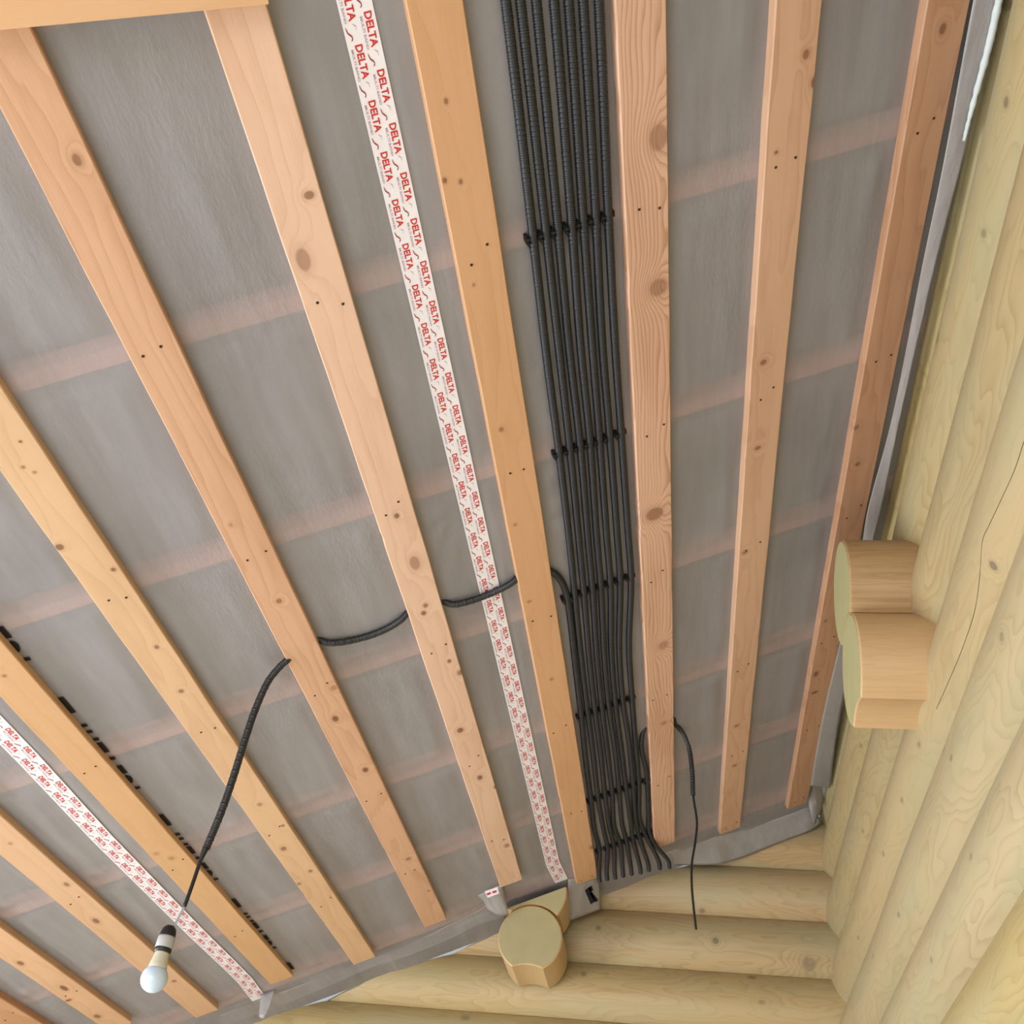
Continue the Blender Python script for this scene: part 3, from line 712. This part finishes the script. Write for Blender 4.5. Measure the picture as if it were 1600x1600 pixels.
ruled('membrane_flap', [cl(408, 1552), cl(420, 1549), cl(432, 1545)], [yw(404, 1588, 4.33), yw(411, 1592, 4.33), yw(420, 1575, 4.33)],
      'pointed membrane tongue sticking down beside the end of the lower left tape', 'membrane', .004, 6, 12)
# small lapped tape tag by the scrap
bm = bmesh.new(); bm.faces.new([bm.verts.new(on_y(x, y, 4.10)) for x, y in ((757, 1393), (777, 1386), (780, 1396), (762, 1403))])
o = bm_obj('tape_scrap', bm, M['tape']); s_ = o.modifiers.new('thickness', 'SOLIDIFY'); s_.thickness = .0008
tag(o, 'tiny white tape scrap stuck beside the slanted log end', 'tape')
for k in range(2):
    bm = bmesh.new(); x0, y0 = 760 + k * 9, 1396 - k * 3
    bm.faces.new([bm.verts.new(on_y(x, y, 4.096)) for x, y in ((x0, y0), (x0 + 6, y0 - 2), (x0 + 7, y0 + 1), (x0 + 1, y0 + 3))]); bm_obj('red_lettering', bm, M['red'], o)
# strip along the right wall's top
def wr_x(y): return .649 + .0068 * (y - 1.2)
oc = lambda px, py, d: tuple(on_ceil(px, py, d))
tp = [oc(x, y, DM - .026) for x, y in ((1640, -500), (1560, -190), (1521, 0), (1473, 260), (1444, 400), (1392, 660), (1355, 800), (1346, 855), (1313, 1000), (1283, 1130), (1266, 1228))]
bt = [oc(x, y, DM - .040) for x, y in ((1730, -500), (1619, -190), (1567, 0), (1502, 260), (1465, 400), (1405, 660), (1376, 800), (1362, 855), (1338, 1000), (1312, 1120), (1297, 1231))]
ruled('membrane_flap', tp, bt, 'grey membrane strip along the top of the right wall, beside the last batten', 'membrane', .004, 8, 14, freq=60, sag=.002)
ruled('membrane_flap', [cl(1262, 1250), cl(1270, 1225), cl(1280, 1190)], [yw(1272, 1290, 4.50), yw(1284, 1262, 4.47), yw(1292, 1230, 4.4)],
      'gathered membrane corner where the two walls meet', 'membrane', .008, 8, 16)
# foam bead at the top right
fp = []
for x, y in ((1575, -60), (1561, 0), (1549, 55), (1539, 95), (1528, 135), (1520, 165), (1511, 200), (1506, 222)):
    fp.append(oc(x, y, DM - .046))
tag(tube('foam_bead', fp, lambda s, L: .0075 + .0025 * noise.noise(Vector((s * 60, 0, 0))) - .004 * (s / L) ** 3, M['foam'], None, .006, 9), 'whitish foam bead between the membrane and the top log at the upper right', 'foam')

# ================================================================ the rest of the room, outside the frame
PLM = plain('room_boards', (.44, .34, .22), .6, .3); FLM = plain('floor_boards', (.70, .69, .68), .5, .4)
fl = empty('floor', (0, 0, 0)); tag(fl, kind='structure')
for i in range(18):
    bm = bmesh.new(); box_bm(bm, (-3.2 + .11 + i * .222, 1.0, -.015), (.218, 7.5, .03)); bm_obj('floor_board', bm, FLM, fl)
bm = bmesh.new()
zt = 2.14
for c, s in (((-3.2, 1, .36), (.12, 7.4, .70)), ((-3.2, 1, zt - .06), (.12, 7.4, .14)), ((-3.2, -1.3, 1.36), (.12, 2.8, 1.36)), ((-3.2, 4.28, 1.36), (.12, .8, 1.36))): box_bm(bm, c, s)
o = bm_obj('wall_left', bm, PLM); tag(o, kind='structure')
bm = bmesh.new()
for c, s in (((-1.3, -2.75, .2), (3.9, .12, .4)), ((-3.0, -2.75, 1.3), (.5, .12, 1.9)), ((.45, -2.75, 1.9), (.5, .12, 3.4)), ((-1.0, -2.75, 2.35), (3.4, .12, .14))): box_bm(bm, c, s)
o = bm_obj('wall_front', bm, PLM); tag(o, kind='structure')
for nm, pts in (('window_1', ((-3.2, .1, .71), (-3.2, 3.88, 2.01))), ('window_2', ((-2.75, -2.75, .4), (.2, -2.75, 2.28)))):
    a, b_ = Vector(pts[0]), Vector(pts[1]); bm = bmesh.new(); lx = b_ - a
    h = lx.z; wv = Vector((lx.x, lx.y, 0)); wl = wv.length; rz = Matrix.Rotation(math.atan2(wv.y, wv.x), 3, 'Z')
    for k in range(4): box_bm(bm, a + wv * (k / 3) + Vector((0, 0, h / 2)), (.06, .08, h), rz)
    for k in (0, 1): box_bm(bm, a + wv / 2 + Vector((0, 0, h * k)), (wl, .08, .06), rz)
    o = bm_obj(nm, bm, plain(nm + '_frame', (.6, .6, .58), .5)); tag(o, kind='structure')
